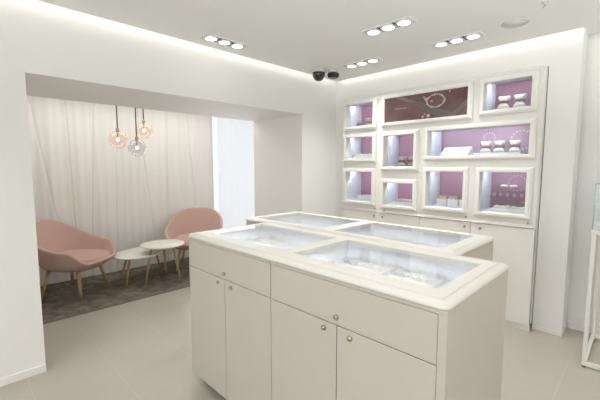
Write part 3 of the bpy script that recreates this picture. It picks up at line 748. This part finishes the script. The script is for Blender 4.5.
# armchair
def sup(phi, a, b, p=2.6):
    c, s = abs(math.cos(phi)), abs(math.sin(phi))
    return ((c/a)**p+(s/b)**p)**(-1/p)
def smooth(a, b, x):
    t = min(1, max(0, (x-a)/(b-a))); return t*t*(3-2*t)
def rimh(phi):                                        # low lip in front, arms, high back
    d = abs(math.degrees(math.atan2(math.sin(phi), math.cos(phi))))
    h = .385+.145*smooth(34, 66, d)
    h += .045*smooth(66, 105, d)+.205*smooth(90, 165, d)
    return h
def armchair(label, loc, rz):
    t = thing('armchair', label, 'armchair', loc, rz, 'pink tub armchairs in the alcove')
    bm = bmesh.new(); N = 72; L = []
    prof = [(.30, 0, 0), (.62, 0, .003), (.86, 0, .018), (1.0, .06, .07), (1, .22, .20), (1, .42, .40), (1, .62, .60), (1, .82, .81), (1, 1.0, 1.0)]
    for kf, rt, zt in prof:
        row = []
        for i in range(N):
            ph = 2*PI*i/N
            rb = sup(ph, .245, .245); rr = sup(ph, .375, .385, 2.8)
            back = smooth(110, 165, abs(math.degrees(math.atan2(math.sin(ph), math.cos(ph)))))
            rr += .05*back
            r = rb*kf if rt == 0 else rb+(rr-rb)*(rt**.75)
            z = .292+(rimh(ph)-.292)*zt
            row.append(bm.verts.new((r*math.cos(ph), r*math.sin(ph), z)))
        L.append(row)
    c = bm.verts.new((0, 0, .292))
    for i in range(N): bm.faces.new([c, L[0][i], L[0][(i+1) % N]])
    for A, B in zip(L, L[1:]):
        for i in range(N): bm.faces.new([A[i], B[i], B[(i+1) % N], A[(i+1) % N]])
    bmesh.ops.recalc_face_normals(bm, faces=bm.faces)
    o = obj('shell', bm, M['pink'], t, True, local=True)
    s = o.modifiers.new('Solidify', 'SOLIDIFY'); s.thickness = .034; s.offset = -1
    b = o.modifiers.new('Bevel', 'BEVEL'); b.width = .013; b.segments = 3; b.limit_method = 'ANGLE'; b.angle_limit = 1.0
    # seat cushion
    bm = bmesh.new(); L = []
    for kf, z in ((1.0, .332), (1.05, .35), (1.07, .385), (1.05, .415), (.98, .430), (.8, .438), (.4, .440)):
        row = []
        for i in range(N):
            ph = 2*PI*i/N
            r = sup(ph, .262, .255, 3.0)*kf
            x = r*math.cos(ph); x = x+.055*max(0, x)/.28
            row.append(bm.verts.new((x, r*math.sin(ph), z)))
        L.append(row)
    for A, B in zip(L, L[1:]):
        for i in range(N): bm.faces.new([A[i], A[(i+1) % N], B[(i+1) % N], B[i]])
    bm.faces.new(L[-1]); bm.faces.new(L[0][::-1])
    bmesh.ops.recalc_face_normals(bm, faces=bm.faces)
    obj('seat_cushion', bm, M['pinkseat'], t, True, local=True)
    bm = bmesh.new(); loops = []
    for kf, z in ((.95, .333), (1.072, .3335), (1.072, .341), (.95, .3415)):
        loops.append([bm.verts.new((lambda r, ph: (r*math.cos(ph)*(1.19 if math.cos(ph) > 0 else 1), r*math.sin(ph), z))(sup(2*PI*i/N, .262, .255, 3.0)*kf, 2*PI*i/N)) for i in range(N)])
    for a in range(4):
        A, B = loops[a], loops[(a+1) % 4]
        for i in range(N): bm.faces.new([A[i], A[(i+1) % N], B[(i+1) % N], B[i]])
    for sx in (1, -1):
        for sy in (1, -1):
            obj('leg', tube(bmesh.new(), (.165*sx, .165*sy, .312), (.222*sx, .222*sy, 0), .0205, .0135, 16, True, True), M['oak'], t, True, local=True)
    return t
armchair('pink tub armchair with oak legs at left, beside the white pier', (-4.43, .915, ZR), math.radians(40))
armchair('pink tub armchair with oak legs behind the round table, before the bright window', (-4.425, 2.36, ZR), math.atan2(-.60, .80))

# side tables
def table(name, outline, ztop, legs, label):
    cx = sum(p[0] for p in outline)/len(outline); cy = sum(p[1] for p in outline)/len(outline)
    t = thing(name, label, 'table', (cx, cy, ZR))
    bm = bmesh.new(); L = []
    for k, z in ((.93, ztop-.024), (.985, ztop-.018), (1, ztop-.008), (.998, ztop-.002), (.99, ztop)):
        L.append([bm.verts.new((cx+(x-cx)*k, cy+(y-cy)*k, z)) for x, y in outline])
    n = len(outline)
    for A, B in zip(L, L[1:]):
        for i in range(n): bm.faces.new([A[i], A[(i+1) % n], B[(i+1) % n], B[i]])
    bm.faces.new(L[-1]); bm.faces.new(L[0][::-1]); bmesh.ops.recalc_face_normals(bm, faces=bm.faces)
    obj('tabletop', bm, M['tabletop'], t, True, bevel=.0)
    for (fx, fy), (tx, ty) in legs:
        obj('leg', tube(bmesh.new(), (tx, ty, ztop-.0245), (fx, fy, ZR), .017, .011, 14, True, True), M['oak'], t, True)
    return t
c1 = (-4.175, 1.795)
circ = lambda c, r, n=64: [(c[0]+r*math.cos(2*PI*i/n), c[1]+r*math.sin(2*PI*i/n)) for i in range(n)]
f1 = [(-4.117, 1.547), (-3.961, 1.91), (-4.336, 1.891)]
table('side_table', circ(c1, .255), .455+ZR, [(p, (c1[0]+(p[0]-c1[0])*.62, c1[1]+(p[1]-c1[1])*.62)) for p in f1], 'round white side table on three oak legs, the taller of two')
def egg(ca, ra, cb, rb, n=32):
    ax, ay = cb[0]-ca[0], cb[1]-ca[1]; d = math.hypot(ax, ay); th = math.atan2(ay, ax); be = math.acos((ra-rb)/d); out = []
    for i in range(n+1):
        a = th+be+(2*PI-2*be)*i/n; out.append((ca[0]+ra*math.cos(a), ca[1]+ra*math.sin(a)))
    for i in range(n//2+1):
        a = th-be+2*be*i/(n//2); out.append((cb[0]+rb*math.cos(a), cb[1]+rb*math.sin(a)))
    return out
ca, cb = (-4.335, 1.54), (-4.60, 1.92)
f2 = [(-4.617, 1.439), (-4.251, 1.375), (-4.639, 1.95)]
table('side_table', egg(ca, .262, cb, .15), .35+ZR, [(f2[0], (-4.55, 1.52)), (f2[1], (-4.33, 1.46)), (f2[2], (-4.60, 1.87))], 'low white egg shaped side table next to the left pink chair')

# ------------------------------------------------------------------ display stand at the right
sx0, sx1, sy0, sy1 = -.258, .26, 3.06, 3.645
t = thing('display_stand', 'white metal frame stand with a glass case at the right edge', 'display stand', ((sx0+sx1)/2, (sy0+sy1)/2, 0))
P_ = .024
for x in (sx0, sx1-P_):
    for y in (sy0, sy1-P_):
        lg = obj('leg', BX(x, x+P_, y, y+P_, .012, .945), M['metalwhite'], t, bevel=.002)
        obj('foot', lathe(bmesh.new(), (x+P_/2, y+P_/2, 0), [(0, 0), (.012, 0), (.012, .0118), (0, .0118)], 16), M['gap'], lg)
obj('base_frame', plate('z', sx0+.0005, sx1-.0005, sy0+.0005, sy1-.0005, .0125, .04, [(sx0+P_, sx1-P_, sy0+P_, sy1-P_)]), M['metalwhite'], t)
obj('top_tray', BX(sx0-.004, sx1+.004, sy0-.004, sy1+.004, .945, .972), M['metalwhite'], t, bevel=.002)
gc = obj('glass_case', open_box('z', sx0+.006, sx1-.006, sy0+.006, sy1-.006, .9725, 1.281, .006), M['glass'], t)
obj('glass_edge', ring('z', (sx0, sx1, sy0, sy1), [(0, 1.2875), (0, 1.2905), (.008, 1.2905), (.008, 1.2875)]), M['edge'], gc)
for x in (sx0, sx1-.005):
    for y in (sy0, sy1-.005): obj('glass_corner', BX(x-.0005, x+.005, y-.0005, y+.005, .9725, 1.287), M['edge'], gc)
riser(-.21, .20, 3.14, 3.57, .9722, .05, 'white display block inside the glass case at the right')

# ------------------------------------------------------------------ lights
def lamp(name, kind, loc, energy, col, **k):
    l = bpy.data.lights.new(name, kind); l.energy = energy; l.color = col
    o = bpy.data.objects.new(name, l); COL.objects.link(o); o.location = loc
    for a, v in k.items():
        if a == 'rot': o.rotation_euler = v
        else: setattr(l, a, v)
    return o
WARM = (1, .985, .955)
for (x, y, a, _), cone, watts in zip(LIGHTS, (1.25, 2.2, 1.75, 2.2), (60, 60, 40, 80)):
    lamp('ceiling spot beam', 'SPOT', (x, y, ZC-.03), watts, WARM, spot_size=cone, spot_blend=1, shadow_soft_size=.09)
for x, y in ((-1.2, .6), (-.2, -.8), (-1.4, -1.6), (.8, -1.4), (-1.8, -1.3)):      # added lamps out of view, raise the overall brightness
    lamp('ceiling spot beam', 'SPOT', (x, y, ZC-.03), 24, WARM, spot_size=2.6, spot_blend=.9, shadow_soft_size=.12)
lamp('shopfront daylight', 'AREA', (.15, YF-.02, 1.25), 60, (.93, .97, 1), shape='RECTANGLE', size=3.3, size_y=2.1, rot=(PI/2, 0, 0))
lamp('added pilaster fill', 'SPOT', (.0, 2.45, ZC-.03), 6, WARM, spot_size=2.2, spot_blend=.9, shadow_soft_size=.1)  # added lamp out of view, brightens the pilaster and recess
lamp('added right hand ceiling fill', 'AREA', (1.2, .8, 1.7), 185, (1, .995, .985), shape='RECTANGLE', size=.25, size_y=2.4, rot=(PI, 0, 0))  # added fill right of the view, no cabinets there; lifts the ceiling
lamp('added rear ceiling fill', 'AREA', (-.4, YF+.25, 2.36-.6), 60, (1, .99, .97), shape='RECTANGLE', size=4, size_y=.2, rot=(PI, 0, 0))  # second added fill, behind the camera, aimed up to brighten the ceiling
lamp('alcove downlight', 'AREA', (-4.35, 1.6, 2.30), 18.5, (1, .98, .95), shape='RECTANGLE', size=.5, size_y=2.6)
lamp('alcove window daylight', 'AREA', (-4.86, 3.48, 1.2), 14, (.93, .97, 1), shape='RECTANGLE', size=.85, size_y=2.0, rot=(0, -PI/2, 0))

w = bpy.data.worlds.new('World'); sc.world = w; w.use_nodes = True
w.node_tree.nodes['Background'].inputs[0].default_value = (.9, .94, 1, 1); w.node_tree.nodes['Background'].inputs[1].default_value = .8

# ------------------------------------------------------------------ camera
cd = bpy.data.cameras.new('Camera'); cam = bpy.data.objects.new('Camera', cd); COL.objects.link(cam)
cd.sensor_width = 36; cd.lens = 36*350/600; cd.clip_start = .02
cam.location = (0, 0, 1.4); cam.rotation_euler = (PI/2-math.atan(33/350), 0, PI/4)
sc.camera = cam
vs = sc.view_settings
vs.view_transform = 'Standard'; vs.look = 'None'; vs.gamma = 1; vs.use_curve_mapping = False; vs.exposure = -0.4
sc.cycles.use_denoising = True
sc.cycles.max_bounces = 10; sc.cycles.diffuse_bounces = 6; sc.cycles.transparent_max_bounces = 16
sc.cycles.caustics_reflective = False; sc.cycles.caustics_refractive = False
sc.cycles.sample_clamp_indirect = 4
